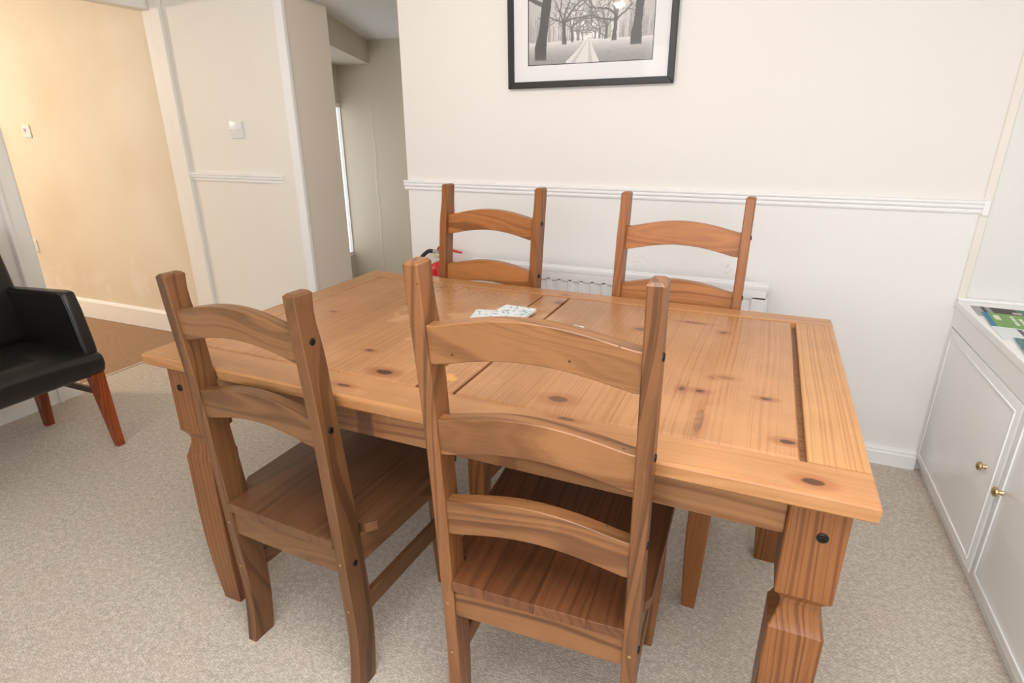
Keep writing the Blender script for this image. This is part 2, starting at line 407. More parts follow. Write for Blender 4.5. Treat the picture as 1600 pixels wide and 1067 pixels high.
    # skirting boards
    struct(MB().prism([(0, 0), (-.018, 0), (-.018, .052), (-.013, .060), (-.016, .064), (-.012, .074), (0, .076)], 'x', -1.545, .70).build('baseboard_back', WHITE_GLOSS), 'white moulded skirting board under the radiator')
    struct(MB().prism([(-3.06, 0), (-3.04, 0), (-3.04, .10), (-3.06, .115)], 'y', -4.2, -.80).build('baseboard_left', JAMB), 'cream skirting board behind the armchair')
    struct(MB().box(.692, .718, -.005, .0, .693, CE, .002).build('trim_corner_bead', BEIGE), 'beige corner strip right of the dado rail')
    struct(MB().box(.695, .712, -.016, .0, .985, 1.035, .003, 2).build('trim_4', WHITE_GLOSS), 'end block of the dado rail')
room()

# ------------------------------------------------------------------ dining table
def table():
    T = empty('dining_table', (-1.3083, -1.5876, 0), -0.0133)
    tag(T, 'large rustic pine dining table with framed plank top and four carved legs', 'table')
    L, W, ZT, TH = 1.526, .928, .764, .033
    TL, TD = (.53, .265, .118), (.30, .122, .044)
    knots = [(.598, .133, .022, .012, 1), (.489, .23, .011, .006, .8), (.992, .155, .022, .014, .7), (1.246, .303, .011, .008, .95),
             (1.209, .30, .007, .012, .8), (1.289, .393, .017, .009, .75), (1.26, .382, .008, .009, .7), (1.369, .316, .013, .007, .9),
             (1.405, .15, .014, .008, .95), (1.181, .751, .032, .007, .65), (1.259, .697, .010, .009, .8), (1.056, .64, .016, .013, .6),
             (.778, .79, .014, .018, .55), (.36, .60, .010, .006, .6), (1.258, .17, .008, .055, .45), (.20, .45, .008, .006, .6), (.93, .43, .008, .006, .5)]
    blot = [(.42, .80, .24, .05, (.26, .095, .04), .75, 60.), (.30, .66, .20, .10, (.46, .20, .08), .40, 14.), (.05, .82, .02, .05, (.42, .13, .05), .6, 30.),
            (.741, .163, .035, .022, (.72, .36, .06), .75, 30.), (.62, .50, .28, .28, (.74, .47, .25), .40, 7.), (1.25, .30, .22, .2, (.55, .27, .11), .35, 9.)]
    top = wood('pine_top', 'Y', TL, TD, 95, .27, knots, blot, worn=.25, wav=4., contrast=.42, tvar=.10)
    rail = wood('pine_rail', 'X', (.54, .268, .115), (.33, .130, .044), 34, .28, [(1.439, .034, .017, .010, .95), (.562, .041, .018, .006, .8), (.767, .878, .013, .006, .7), (1.034, .080, .020, .006, .7)], worn=.25, wav=5., contrast=.5, tvar=.08)
    endw = wood('pine_end', 'Y', (.55, .288, .118), (.34, .138, .044), 120, .30, wav=2.2, contrast=.62)
    legw = wood('pine_leg', 'Z', (.27, .107, .037), (.115, .036, .012), 92, .33, wav=5, contrast=.8)
    apw = wood('pine_apron', 'X', (.335, .16, .068), (.18, .072, .028), 50, .42, [(.60, .055, .022, .03, .8), (.93, .055, .02, .03, .3)])
    apy = wood('pine_apron_side', 'Y', (.34, .165, .070), (.20, .08, .032), 36, .42)
    RW = .092
    # long rails: top edge eased, chamfered underside
    def railprof(y0, y1, out):
        if out < 0:
            return [(y0+.010, ZT-TH), (y1, ZT-TH), (y1, ZT-.0015), (y1-.0015, ZT), (y0+.005, ZT), (y0+.002, ZT-.0015), (y0, ZT-.005), (y0+.003, ZT-.027)]
        return [(y0, ZT-TH), (y1-.010, ZT-TH), (y1-.003, ZT-.027), (y1, ZT-.005), (y1-.002, ZT-.0015), (y1-.005, ZT), (y0+.0015, ZT), (y0, ZT-.0015)]
    def rail_mesh(prof):
        m = MB(); xs = [0, .0015, .004, L-.004, L-.0015, L]
        dz = [.004, .0012, 0, 0, .0012, .004]
        rings = []
        for x, d in zip(xs, dz):
            rings.append([(x, y, min(z, ZT-d) if z > ZT-.004 else z) for y, z in prof])
        return m.loft(rings)
    rail_mesh(railprof(0, RW, -1)).build('rail', rail, T, 12)
    rail_mesh(railprof(W-RW*.75, W, 1)).build('rail', rail, T, 12)
    y0, y1 = RW, W-RW*.75
    def endboard(x0, x1, out):
        pr = [(x0, ZT-TH), (x1, ZT-TH), (x1, ZT-.002), (x1-.002, ZT), (x0+.002, ZT), (x0, ZT-.002)]
        if out > 0: pr = [(x0, ZT-TH), (x1-.010, ZT-TH), (x1-.003, ZT-.027), (x1, ZT-.005), (x1-.002, ZT-.0015), (x1-.005, ZT), (x0+.002, ZT), (x0, ZT-.002)]
        if out < 0: pr = [(x0+.010, ZT-TH), (x1, ZT-TH), (x1, ZT-.002), (x1-.002, ZT), (x0+.005, ZT), (x0+.002, ZT-.0015), (x0, ZT-.005), (x0+.003, ZT-.027)]
        return MB().prism(pr, 'y', y0+.0008, y1-.0008)
    endboard(0, .078, -1).build('end_board', endw, T, 12)
    endboard(1.434, L, 1).build('end_board', endw, T, 12)
    # planks of the two panels, the middle board
    def plank(x0, x1, dz=0., name='plank', el=.0003, er=.0003):
        z = ZT-dz
        pr = [(x0, z-.016), (x1, z-.016), (x1, z-er*1.2), (x1-er, z), (x0+el, z), (x0, z-el*1.2)]
        rings = [[(x, y, min(zz, z-d)) for x, zz in pr] for y, d in ((y0+.0045, .006), (y0+.0060, .0030), (y0+.0105, 0), (y1-.0085, 0), (y1-.0050, .0025), (y1-.0035, .005))]
        MB().loft(rings).build(name, top, T, 12)
    ed = [.081, .225, .372, .53, .699]
    for i, (a, b_) in enumerate(zip(ed, ed[1:])): plank(a, b_-.0001, .001, 'plank', .0015 if i == 0 else .0003, .0015 if i == 3 else .0003)
    plank(.706, .786, .0008, 'middle_board', .0015, .0015)
    ed = [.793, .945, 1.11, 1.262, 1.424]
    for i, (a, b_) in enumerate(zip(ed, ed[1:])): plank(a, b_-.0001, .001, 'plank', .0015 if i == 0 else .0003, .0035 if i == 3 else .0003)
    MB().box(.078, 1.436, y0-.004, y1+.004, ZT-TH+.002, ZT-.0172).build('panel_base', apw, T)
    # legs with the carved neck and tapering foot
    def leg(xc, yc, sx, sy):
        h = .0435
        tab = [(0, .030), (.05, .0335), (.12, .0385), (.20, .0420), (.29, h), (.470, h), (.476, h-.003), (.492, h-.0085), (.506, h-.0125),
               (.518, h-.0135), (.528, h-.0115), (.537, h-.0065), (.5445, h-.0005), (.546, h), (.7305, h)]
        rings = []
        for z, a in tab:
            c = .0022; q = [(-a+c, -a), (a-c, -a), (a, -a+c), (a, a-c), (a-c, a), (-a+c, a), (-a, a-c), (-a, -a+c)]
            rings.append([(xc+x, yc+y, z) for x, y in q])
        o = MB().loft(rings).build('leg', legw, T, True); o.data.set_sharp_from_angle(angle=math.radians(14))
        m = MB()
        mt = Matrix.Translation((xc + .009*sx, yc+sy*h, .668)) @ Matrix.Rotation(math.radians(90)*(-sy), 4, 'X')
        m.lathe([(.0001, -.001), (.0088, -.001), (.0088, .0015), (.007, .0028), (.0026, .0028), (.0024, .0018), (.0001, .0018)], 20, mt)
        m.build('bolt', BLACK_METAL, o, True)
    xl, xr, yn, yf = .024+.0435, L-.024-.0435, .037+.0435, W-.037-.0435
    for x, sx in ((xl, -1), (xr, 1)):
        for y, sy in ((yn, -1), (yf, 1)): leg(x, y, sx, sy)
    MB().box(xl+.0437, xr-.0437, .050, .070, .650, ZT-TH-.0005, .002).build('apron', apw, T)
    MB().box(xl+.0437, xr-.0437, W-.070, W-.050, .650, ZT-TH-.0005, .002).build('apron', apw, T)
    MB().box(.040, .060, yn+.0437, yf-.0437, .650, ZT-TH-.0005, .002).build('apron', apy, T)
    MB().box(L-.060, L-.040, yn+.0437, yf-.0437, .650, ZT-TH-.0005, .002).build('apron', apy, T)
table()

# ------------------------------------------------------------------ chairs
PB3 = [(0, .002), (.09, .012), (.20, .014), (.33, .008), (.44, .0), (.62, -.013), (.80, -.030), (.92, -.044), (1.0, -.054), (1.078, -.063)]
PF3 = [(0, .062), (.06, .070), (.15, .074), (.30, .070), (.45, .058), (.62, .042), (.80, .024), (.93, .010), (.97, .003), (1.01, -.008), (1.04, -.013), (1.078, -.0155)]
PB2 = [(0, .002), (.09, .012), (.18, .015), (.36, .006), (.50, .0), (.71, -.013), (.85, -.025), (.93, -.032), (.991, -.0365)]
PF2 = [(0, .064), (.06, .072), (.15, .077), (.25, .076), (.40, .065), (.55, .053), (.71, .038), (.84, .027), (.89, .020), (.93, .012), (.96, .010), (.991, .012)]
def post_mesh(PB, PF, x0, x1):
    H = PB[-1][0]; n = 34; rings = []
    sb = smooth_pts([(z, y) for z, y in PB], 5); sf = smooth_pts([(z, y) for z, y in PF], 5)
    zs = list(np.linspace(0, H-.0045, n)) + [H]
    c = .0022
    for z in zs:
        a, b_ = interp(sb, z), interp(sf, z)
        k = .0045 if z > H-.001 else 0.
        X0, X1, A, B_ = x0+k, x1-k, a+k, b_-k
        rings.append([(X0+c, A, z), (X1-c, A, z), (X1, A+c, z), (X1, B_-c, z), (X1-c, B_, z), (X0+c, B_, z), (X0, B_-c, z), (X0, A+c, z)])
    return MB().loft(rings)
def slat_mesh(PB, half, z0, z1, rise_t, rise_b, rec=.006, th=.029):
    m = MB(); n = 28; rings = []
    for i in range(n+1):
        x = -half + 2*half*i/n; t = abs(x)/half
        f = max(0., 1-(t/.95)**2)**1.25
        zt, zb = z1 + rise_t*f, z0 + rise_b*f
        yt, yb = interp(PB, zt)+rec, interp(PB, zb)+rec; c = .0016
        rings.append([(x, yb+c, zb), (x, yb+th-c, zb), (x, yb+th, zb+c), (x, yt+th, zt-c), (x, yt+th-c, zt), (x, yt+c, zt), (x, yt, zt-c), (x, yb, zb+c)])
    return m.loft(rings)
def chair(kind, W, pw, mats, loc, rz, label):
    C = empty('dining_chair', loc, rz)
    tag(C, label, 'chair', 'pine dining chairs around the table')
    wz, wx, wy, ws = mats
    PB, PF = (PB3, PF3) if kind == 3 else (PB2, PF2)
    slats = [(.907, .975), (.729, .800), (.550, .625)] if kind == 3 else [(.851, .917), (.663, .731)]
    h = W/2; half = h-pw+.002
    boltz = [(.964, 0), (.790, 0), (.612, 0), (.362, 0)] if kind == 3 else [(.896, 0), (.703, 0), (.359, 0)]
    for sx in (-1, 1):
        x0, x1 = (-h, -h+pw) if sx < 0 else (h-pw, h)
        P = post_mesh(PB, PF, x0, x1).build('post', wz, C, 16)
        for z, _ in boltz:
            y = (interp(PB, z)+interp(PF, z))/2
            mt = Matrix.Translation((sx*h, y, z)) @ Matrix.Rotation(math.radians(90)*sx, 4, 'Y')
            MB().lathe([(.0001, -.001), (.0068, -.001), (.0068, .0015), (.0052, .0028), (.0018, .0028), (.0016, .0020), (.0001, .0020)], 16, mt).build('bolt', BLACK_METAL, P, True)
        for z in (.372, .235):
            y = interp(PB, z)
            mt = Matrix.Translation(((x0+x1)/2+sx*.001, y, z)) @ Matrix.Rotation(math.radians(90), 4, 'X')
            MB().lathe([(.0001, -.001), (.0032, -.001), (.0032, .0006), (.0012, .0008), (.0001, .0002)], 12, mt).build('screw', BRASS, P, True)
    for z0, z1 in slats:
        slat_mesh(PB, half, z0, z1, .024, .024).build('slat', wx, C, 14)
    # seat of four glued boards
    zt, zb = .434, .411
    seat = MB().box(-half+.01, half-.01, .03, .40, zb-.006, zb+.001).build('seat', ws, C)
    def board(poly):
        MB().prism(poly, 'z', zb, zt, .0008, 1).build('board', ws, seat)
    board([(-half, .0), (-.100, .0), (-.100, .435), (-.205, .435), (-.216, .425), (-.211, .26), (-.204, .10), (-h-.003, .078), (-half, .078)])
    board([(-.0997, .0), (.0003, .0), (.0003, .435), (-.0997, .435)])
    board([(.0006, .0), (.100, .0), (.100, .435), (.0006, .435)])
    board([(.1003, .0), (half, .0), (half, .078), (h+.003, .078), (.204, .10), (.211, .26), (.216, .425), (.205, .435), (.1003, .435)])
    # aprons
    MB().box(-half, half, .012, .032, .338, zb-.0005, .002).build('apron', wx, C)
    MB().box(-half+.02, half-.02, .395, .415, .338, zb-.0005, .002).build('apron', wx, C)
    for sx in (-1, 1):
        x = sx*(h-.013)
        MB().prism([(x-.010, .062), (x+.010, .062), (x+.010+sx*.008, .385), (x-.010+sx*.008, .385)], 'z', .338, zb-.0005, .002).build('apron', wy, C)
        # front leg, swelling below the apron and tapering to the foot
        xc, yc = sx*(h-.013), .410; rings = []
        for z, a in ((0, .0175), (.04, .0195), (.12, .0235), (.20, .0265), (.27, .0275), (.325, .0265), (.332, .0235), (.338, .0235), (zb-.0008, .0235)):
            c = .003; rings.append([(xc+p*1., yc+q*1., z) for p, q in ((-a+c, -a), (a-c, -a), (a, -a+c), (a, a-c), (a-c, a), (-a+c, a), (-a, a-c), (-a, -a+c))])
        MB().loft(rings).build('leg', wz, C, 20)
        MB().box(x-.009, x+.009, .070, .385, .192, .240, .002).build('stretcher', wy, C)
    return C
def chair_woods(n, light, dark, seat_l, seat_d, **k):
    return (wood(n+'_upright', 'Z', tuple(x*y for x, y in zip(light, (.80, .74, .72))), tuple(x*.8 for x in dark), 34, .36, **k), wood(n+'_slat', 'X', light, dark, 34, .36, **k),
            wood(n+'_side', 'Y', tuple(x*.85 for x in light), dark, 30, .4, **k), wood(n+'_seat', 'Y', seat_l, seat_d, 40, .36, **{**k, 'contrast': .5, 'wav': 5., 'tvar': .2}))
dull = chair_woods('dull_pine', (.235, .112, .048), (.105, .045, .019), (.165, .074, .034), (.080, .034, .016), worn=.10)
warm = chair_woods('warm_pine', (.325, .148, .060), (.150, .060, .023), (.19, .073, .031), (.075, .027, .012), speck=.9, contrast=.95, worn=.08)
orange = chair_woods('orange_pine', (.43, .172, .056), (.22, .075, .021), (.33, .13, .047), (.18, .062, .022))
chair(2, .370, .028, dull, (-.9085, -1.6365, 0), -.0544, 'dull brown pine chair with two arched slats, nearest the black armchair')
chair(3, .386, .026, warm, (-.2882, -1.6436, 0), .0373, 'tall three-slat pine chair with its back to us at the table\'s near side')
chair(3, .386, .026, orange, (-.8510, -.6043, 0), math.pi-.0641, 'orange pine ladder-back chair across the table, beside the fire extinguisher')
chair(3, .386, .026, orange, (-.2008, -.638, 0), math.pi-.035, 'orange pine ladder-back chair across the table, in front of the radiator end')

# ------------------------------------------------------------------ coasters
def coaster(x, y, rz, z, label, seed):
    C = empty('coaster', (x, y, z), rz)
    tag(C, label, 'coaster', 'floral coasters on the table')
    a, r, th = .051, .012, .0062
    out = []
    for cx, cy, a0 in ((a-r, a-r, 0), (-a+r, a-r, 90), (-a+r, -a+r, 180), (a-r, -a+r, 270)):
        for k in range(5):
            t = math.radians(a0+22.5*k); out.append((cx+r*math.cos(t), cy+r*math.sin(t)))
    MB().prism(out, 'z', 0, th).build('base', CORKB, C)
    # printed floral face
    n = 40; rng = np.random.RandomState(seed); X, Y = np.meshgrid(np.linspace(-1, 1, n), np.linspace(-1, 1, n))
    img = np.ones((n, n, 3))*np.array((.80, .83, .85))
    for _ in range(46):
        cx, cy = rng.uniform(-1, 1, 2); rr = rng.uniform(.05, .17); an = rng.uniform(0, 3.14)
        dx, dy = X-cx, Y-cy; u = dx*math.cos(an)+dy*math.sin(an); v = -dx*math.sin(an)+dy*math.cos(an)
        msk = (u/rr)**2 + (v/(rr*.45))**2 < 1
        img[msk] = [(.30, .50, .47), (.20, .30, .45), (.45, .58, .40), (.62, .66, .70), (.50, .46, .52)][rng.randint(5)]
    ink_grid('face', C, (-a+.002, a-.002), (-a+.002, a-.002), img, lambda p, q: (p, q, th+.0003), clip=lambda p, q: (max(abs(p)-(a-r), 0)**2+max(abs(q)-(a-r), 0)**2)**.5 < r-.0005)
def ink_grid(name, parent, xr, yr, img, fn, clip=None, mat=None):
    ny, nx = img.shape[:2]
    xs = np.linspace(xr[0], xr[1], nx+1); ys = np.linspace(yr[0], yr[1], ny+1)
    verts = [fn(x, y) for y in ys for x in xs]; faces = []; cols = []
    for j in range(ny):
        for i in range(nx):
            if clip and not clip((xs[i]+xs[i+1])/2, (ys[j]+ys[j+1])/2): continue
            k = j*(nx+1)+i; faces.append((k, k+1, k+nx+2, k+nx+1)); cols.append(img[j, i])
    me = bpy.data.meshes.new(name); me.from_pydata(verts, [], faces)
    at = me.attributes.new('ink', 'FLOAT_COLOR', 'CORNER')
    arr = np.ones((len(faces), 4, 4)); arr[:, :, :3] = np.array(cols)[:, None, :]
    at.data.foreach_set('color', arr.ravel())
    me.materials.append(mat or PRINT)
    o = bpy.data.objects.new(name, me); COL.objects.link(o); o.parent = parent
    return o
ZT = .764
coaster(-.599, -.982, -.08, ZT+.0068, 'top floral coaster overlapping another at the table\'s middle', 3)
coaster(-.655, -1.022, .22, ZT, 'floral coaster tucked under the other one, at its left', 5)
coaster(-.430, -1.068, .05, ZT, 'white coaster mostly hidden behind the near chair\'s top slat', 8)

# ------------------------------------------------------------------ framed print
def avenue(nx, ny):
    """black and white avenue of arching trees, drawn stroke by stroke; row 0 is the bottom"""
    rng = np.random.RandomState(4)
    Y, X = np.mgrid[0:ny, 0:nx]; x = (X+.5)/nx*2-1; y = (Y+.5)/ny
    asp = nx/ny/2
    ground = .235
    img = np.where(y > ground, .50+.34*np.exp(-((x/.5)**2+((y-.34)/.25)**2))+.07*rng.rand(ny, nx), .27+.42*(y/ground)**2+.13*rng.rand(ny, nx))
    t = np.clip((ground+.02-y)/ground, 0, 1); hw = .02+.25*t**1.15
    d = np.abs(x-.0+.10*t)/hw
    img = np.where((y < ground+.02) & (d < 1), .70-.16*(np.abs(d-.5) < .13)+.06*rng.rand(ny, nx), img)
    def stroke(x0, y0, x1, y1, w0, w1, g):
        n = max(2, int(math.hypot((x1-x0)*nx/2, (y1-y0)*ny)*1.6))
        for s in np.linspace(0, 1, n):
            cx, cy, w = x0+(x1-x0)*s, y0+(y1-y0)*s, w0+(w1-w0)*s
            i0, i1 = int((cx-w+1)/2*nx), int((cx+w+1)/2*nx)+1; r = w*asp; j0, j1 = int((cy-r)*ny), int((cy+r)*ny)+1
            for j in range(max(0, j0), min(ny, max(j1, j0+1))):
                for i in range(max(0, i0), min(nx, max(i1, i0+1))):
                    img[j, i] = min(img[j, i], g+.26*rng.rand()**1.5)
    for k in range(150):      # far thin trunks
        xx = rng.uniform(-1, 1)
        if abs(xx) < .13: continue
        stroke(xx, ground+.015*rng.rand(), xx+rng.uniform(-.02, .02), ground+rng.uniform(.12, .28), .003, .002, .30+.16*rng.rand())
    def branch(x0, y0, ang, ln, w, depth, g, curl):
        if depth == 0 or ln < .03: return
        n = 6; cx, cy = x0, y0
        for k in range(n):
            ang += rng.uniform(-.22, .22)+curl/n
            x1, y1 = cx+math.cos(ang)*ln/n, cy+math.sin(ang)*ln/n*asp
            stroke(cx, cy, x1, y1, w*(1-k/n*.55), w*(1-(k+1)/n*.55), g); cx, cy = x1, y1
            if k > 0 and rng.rand() < .62:
                branch(cx, cy, ang+rng.choice((-1, 1))*rng.uniform(.5, 1.1), ln*rng.uniform(.3, .55), w*.42, depth-1, g+.05, rng.uniform(-.8, .8))
    def tree(xx, b0, size, sd, g, lean=0.):
        w_ = size*.085; h = size*.62
        px, py = xx, b0
        for k in range(8):
            q = (k+1)/8; nx_, ny_ = xx+lean*size*q+rng.uniform(-.004, .004), b0+h*q
            stroke(px, py, nx_, ny_, w_*(1.35-.55*min(1, q*2.5)+.0), w_*(1.35-.55*min(1, (q+.1)*2.5)), g); px, py = nx_, ny_
        for a, l, wf in ((.55, 1.5, .55), (.95, 1.35, .6), (1.35, 1.1, .6), (1.8, 1.0, .5), (2.5, 1.0, .45)):
            an = a+rng.uniform(-.12, .12)
            an = math.pi-an if sd > 0 else an
            branch(px, py-rng.uniform(0, .12)*size, an, size*l, w_*wf*.68, 4, g+.03, (-.7 if sd < 0 else .7)*(1 if a < 1.3 else -.3))
    for dx, base, size, g in ((.10, .25, .10, .24), (.17, .25, .15, .21), (.27, .245, .22, .18), (.40, .235, .34, .14)):
        for sd in (-1, 1): tree(sd*dx+.0, base-(.01 if sd < 0 else 0), size, sd, g, .05*sd)
    tree(.74, .215, .80, 1, .13, .06); tree(-.80, .115, .95, -1, .10, .12)
    img = np.clip(img, .03, .9)
    return np.stack([img*1.0, img*.985, img*.97], -1)
def picture():
    P = empty('framed_print', (-.688, -.002, 1.67), 0)
    P.rotation_euler = (0, -.010, 0)
    tag(P, 'black framed black and white print of a tree avenue on the cream wall', 'picture')
    w, h, f = .333, .255, .024
    z0 = -.2525
    z1 = z0+2*h
    def bar(poly):  # mitred bars
        MB().prism(poly, 'y', -.022, 0, .0015).build('frame_bar', FRAME_BLACK, P)
    bar([(-w, z0), (w, z0), (w-f, z0+f), (-w+f, z0+f)]); bar([(-w, z1), (w, z1), (w-f, z1-f), (-w+f, z1-f)])
    bar([(-w, z0), (-w+f, z0+f), (-w+f, z1-f), (-w, z1)]); bar([(w, z0), (w-f, z0+f), (w-f, z1-f), (w, z1)])
    MB().box(-w+.01, w-.01, -.004, -.001, z0+.01, z1-.01).build('backing', FRAME_BLACK, P)
    a, b0, b1 = .250, z0+.083, z1-.083
    MB().box(-w+f-.002, w-f+.002, -.0095, -.0045, z0+f-.002, b0).box(-w+f-.002, w-f+.002, -.0095, -.0045, b1, z1-f+.002)\
        .box(-w+f-.002, -a, -.0095, -.0045, b0, b1).box(a, w-f+.002, -.0095, -.0045, b0, b1).build('mount', MOUNT, P)
    e = .003
    MB().box(-a, a, -.0080, -.0046, b0, b0+e).box(-a, a, -.0080, -.0046, b1-e, b1).box(-a, -a+e, -.0080, -.0046, b0+e, b1-e).box(a-e, a, -.0080, -.0046, b0+e, b1-e).build('inner_border', FRAME_BLACK, P)
    ink_grid('print', P, (-a+e, a-e), (b0+e, b1-e), avenue(300, 210), lambda p, q: (p, -.0060, q))
    MB().box(-w+f-.002, w-f+.002, -.0150, -.0135, z0+f-.002, z1-f+.002).build('glass', PICGLASS, P)
picture()

# ------------------------------------------------------------------ radiator
def radiator():
    R = empty('radiator', (0, 0, 0))
    tag(R, 'white ribbed panel radiator on the wall behind the far chairs', 'radiator')
    x0, x1, z0, z1, yf = -1.185, .078, .20, .70, -.10
    m = MB().box(x0+.004, x1-.004, yf+.009, yf+.013, z0, z1-.022)
    m.box(x0+.004, x1-.004, yf, yf+.0105, .645, z1-.017, .002, 2).box(x0+.004, x1-.004, yf, yf+.012, z0, z0+.03, .004, 2)
    k = -30; xs = []
    while True:
        c = -.776+.049*k
        if c > x1-.03: break
        if c > x0+.02: xs.append(c)
        k += 1
    ed = [x0+.004] + [v for c in xs for v in (c-.0155, c+.0155)] + [x1-.004]
    for a, b_ in zip(ed[0::2], ed[1::2]):
        m.prism([(a-.007, yf+.0095), (a+.002, yf), (b_-.002, yf), (b_+.007, yf+.0095)], 'z', z0+.028, .6515)
    m.build('front_panel', RAD_WHITE, R, True)
    MB().box(x0+.004, x1-.004, -.045, -.040, z0, z1-.022).build('back_panel', RAD_WHITE, R)
    g = MB().box(x0, x1, yf-.002, -.034, z1-.018, z1, .003, 2)
    for yy in (-.078, -.064): g.box(x0+.03, x1-.03, yy, yy+.006, z1-.001, z1+.0012)
    g.build('top_grille', RAD_WHITE, R)
    for xx in (x0, x1-.003): MB().box(xx, xx+.003, yf+.001, -.036, z0+.01, z1-.016).build('side_panel', RAD_WHITE, R)
    for xx in (x0+.2, x1-.2): MB().box(xx-.015, xx+.015, -.041, -.0002, .40, .55).build('bracket', RAD_WHITE, R)
    MB().tube([(x1-.03, -.07, .21), (x1-.03, -.07, .12), (x1-.03, -.07, .0)], .008).build('pipe', RAD_WHITE, R, True)
    MB().tube([(x0+.03, -.07, .21), (x0+.03, -.07, .12), (x0+.03, -.07, .0)], .008).build('pipe', RAD_WHITE, R, True)
    MB().lathe([(.0001, 0), (.016, 0), (.018, .01), (.016, .06), (.012, .066), (.0001, .067)], 18, Matrix.Translation((x0+.03, -.07, .10))).build('valve', WHITE_PLASTIC, R, True)
radiator()

# ------------------------------------------------------------------ fire extinguisher and its sign
def extinguisher():
    E_ = empty('fire_extinguisher', (-1.322, -.088, -.010))
    tag(E_, 'red fire extinguisher with black hose hung on the wall behind a far chair', 'extinguisher')
    MB().lathe([(.0001, .300), (.058, .300), (.063, .306), (.064, .315), (.064, .656), (.061, .672), (.050, .684), (.030, .691), (.017, .696), (.016, .712), (.0001, .712)], 32).build('cylinder', RED, E_, True)
    lab = MB().lathe([(.0643, .42), (.0646, .42), (.0646, .630), (.0643, .630)], 32).build('label_band', plain('dark_red_label', (.40, .006, .014), .35), E_, True)
    MB().lathe([(.0645, .6285), (.0648, .6285), (.0648, .6305), (.0645, .6305)], 32).build('white_line', PAPER, lab, True)
    cu = bpy.data.curves.new('lettering', 'FONT'); cu.body = 'FEL'; cu.size = .020; cu.extrude = .0006; cu.align_x = 'CENTER'
    tmp = bpy.data.objects.new('tmp', cu); COL.objects.link(tmp); bpy.context.view_layer.update()
    me = bpy.data.meshes.new_from_object(tmp); bpy.data.objects.remove(tmp); bpy.data.curves.remove(cu)
    me.materials.clear(); me.materials.append(PAPER)
    t = bpy.data.objects.new('lettering', me); COL.objects.link(t); t.parent = lab
    t.location = (-.0350, -.0580, .611); t.rotation_euler = (math.radians(90), 0, -.54)
    v = MB().lathe([(.0001, .708), (.015, .708), (.015, .735), (.012, .742), (.0001, .742)], 18).build('valve', BRASS, E_, True)
    MB().prism([(-.022, .735), (-.018, .744), (.05, .750), (.096, .741), (.100, .734), (.05, .740), (.02, .730), (-.02, .728)], 'y', -.010, .010, .002).build('carry_handle', RED, E_)
    MB().prism([(-.030, .742), (-.026, .752), (-.006, .772), (.030, .782), (.034, .776), (.004, .762), (-.008, .748)], 'y', -.010, .010, .002).build('squeeze_lever', RED, E_)
    mt = Matrix.Translation((-.022, -.018, .719)) @ Matrix.Rotation(math.radians(90), 4, 'X')
    gg = MB().lathe([(.0001, -.004), (.0125, -.004), (.0125, .005), (.0105, .006), (.0001, .006)], 20, mt).build('gauge', STEEL, E_, True)
    MB().lathe([(.0001, .0058), (.0095, .0058), (.0095, .0066), (.0001, .0066)], 20, mt).build('dial', plain('dial_yellow', (.62, .60, .22), .5), gg, True)
    MB().tube([(-.016, 0, .730), (-.036, -.002, .733), (-.050, -.003, .733)], .0105, 12).build('hose_collar', STEEL, E_, True)
    path = smooth_pts([(-.048, .733), (-.075, .732), (-.100, .716), (-.120, .690), (-.128, .640), (-.118, .56), (-.098, .46), (-.082, .40)], 5)
    MB().tube([(x, -.002, z) for x, z in path], .0095, 10).build('hose', RUBBER, E_, True)
    MB().tube([(-.083, -.002, .405), (-.074, -.002, .36), (-.070, -.002, .33)], [.0095, .012, .014], 12).build('nozzle', RUBBER, E_, True)
    MB().box(-.02, .02, .058, .0878, .52, .60, .002).build('wall_bracket', BLACK_METAL, E_)
    Sg = empty('fire_sign', (-1.3275, 0, .915))
    tag(Sg, 'narrow red safety sign on the wall above the fire extinguisher', 'sign')
    MB().box(-.025, .025, -.004, -.0002, -.068, .064, .001).build('plate', RED, Sg)
    MB().box(-.022, .022, -.0046, -.0038, .014, .017).box(-.025, .025, -.0046, -.0038, -.001, .001).build('white_line', PAPER, Sg)
extinguisher()

# ------------------------------------------------------------------ switches and sockets
def plate(name, loc, w, h, label, cat, kind):
    P = empty(name, loc)
    tag(P, label, cat)
    MB().box(-w/2, w/2, -.009, -.0002, -h/2, h/2, .003, 2).build('plate', WHITE_PLASTIC, P, True)
    if kind == 'rocker':
        MB().prism([(-.008, -.012), (-.012, .0), (-.0095, .012), (-.008, .012)], 'x', -.006, .006).build('rocker', WHITE_PLASTIC, P)
        for s in (-1, 1):
            mt = Matrix.Translation((s*.030, -.0088, 0)) @ Matrix.Rotation(math.radians(90), 4, 'X')
            MB().lathe([(.0001, 0), (.0034, 0), (.0030, .0008), (.0001, .0008)], 12, mt).build('screw', STEEL, P, True)
    if kind == 'dimmer':
        mt = Matrix.Translation((-.008, -.009, .010)) @ Matrix.Rotation(math.radians(90), 4, 'X')
        MB().lathe([(.0001, 0), (.012, 0), (.010, .012), (.0001, .013)], 18, mt).build('knob', WHITE_PLASTIC, P, True)
    if kind == 'socket':
        for x, z in ((0, .018), (-.012, -.006), (.012, -.006)): MB().box(x-.003, x+.003, -.0096, -.0088, z-.004, z+.004).build('slot', BLACK_METAL, P)
        MB().box(.022, .032, -.012, -.0085, .02, .034, .001).build('rocker', WHITE_PLASTIC, P)
plate('light_switch', (-2.568, 0, 1.256), .084, .084, 'white square light switch on the pier above its dado rail', 'switch', 'rocker')
plate('light_switch', (-4.47, .075, 1.247), .080, .080, 'white light switch with round knob on the ochre hall wall', 'switch', 'dimmer')
plate('wall_socket', (-4.74, .075, .480), .08, .09, 'white socket low on the ochre hall wall by the door frame', 'socket', 'socket')

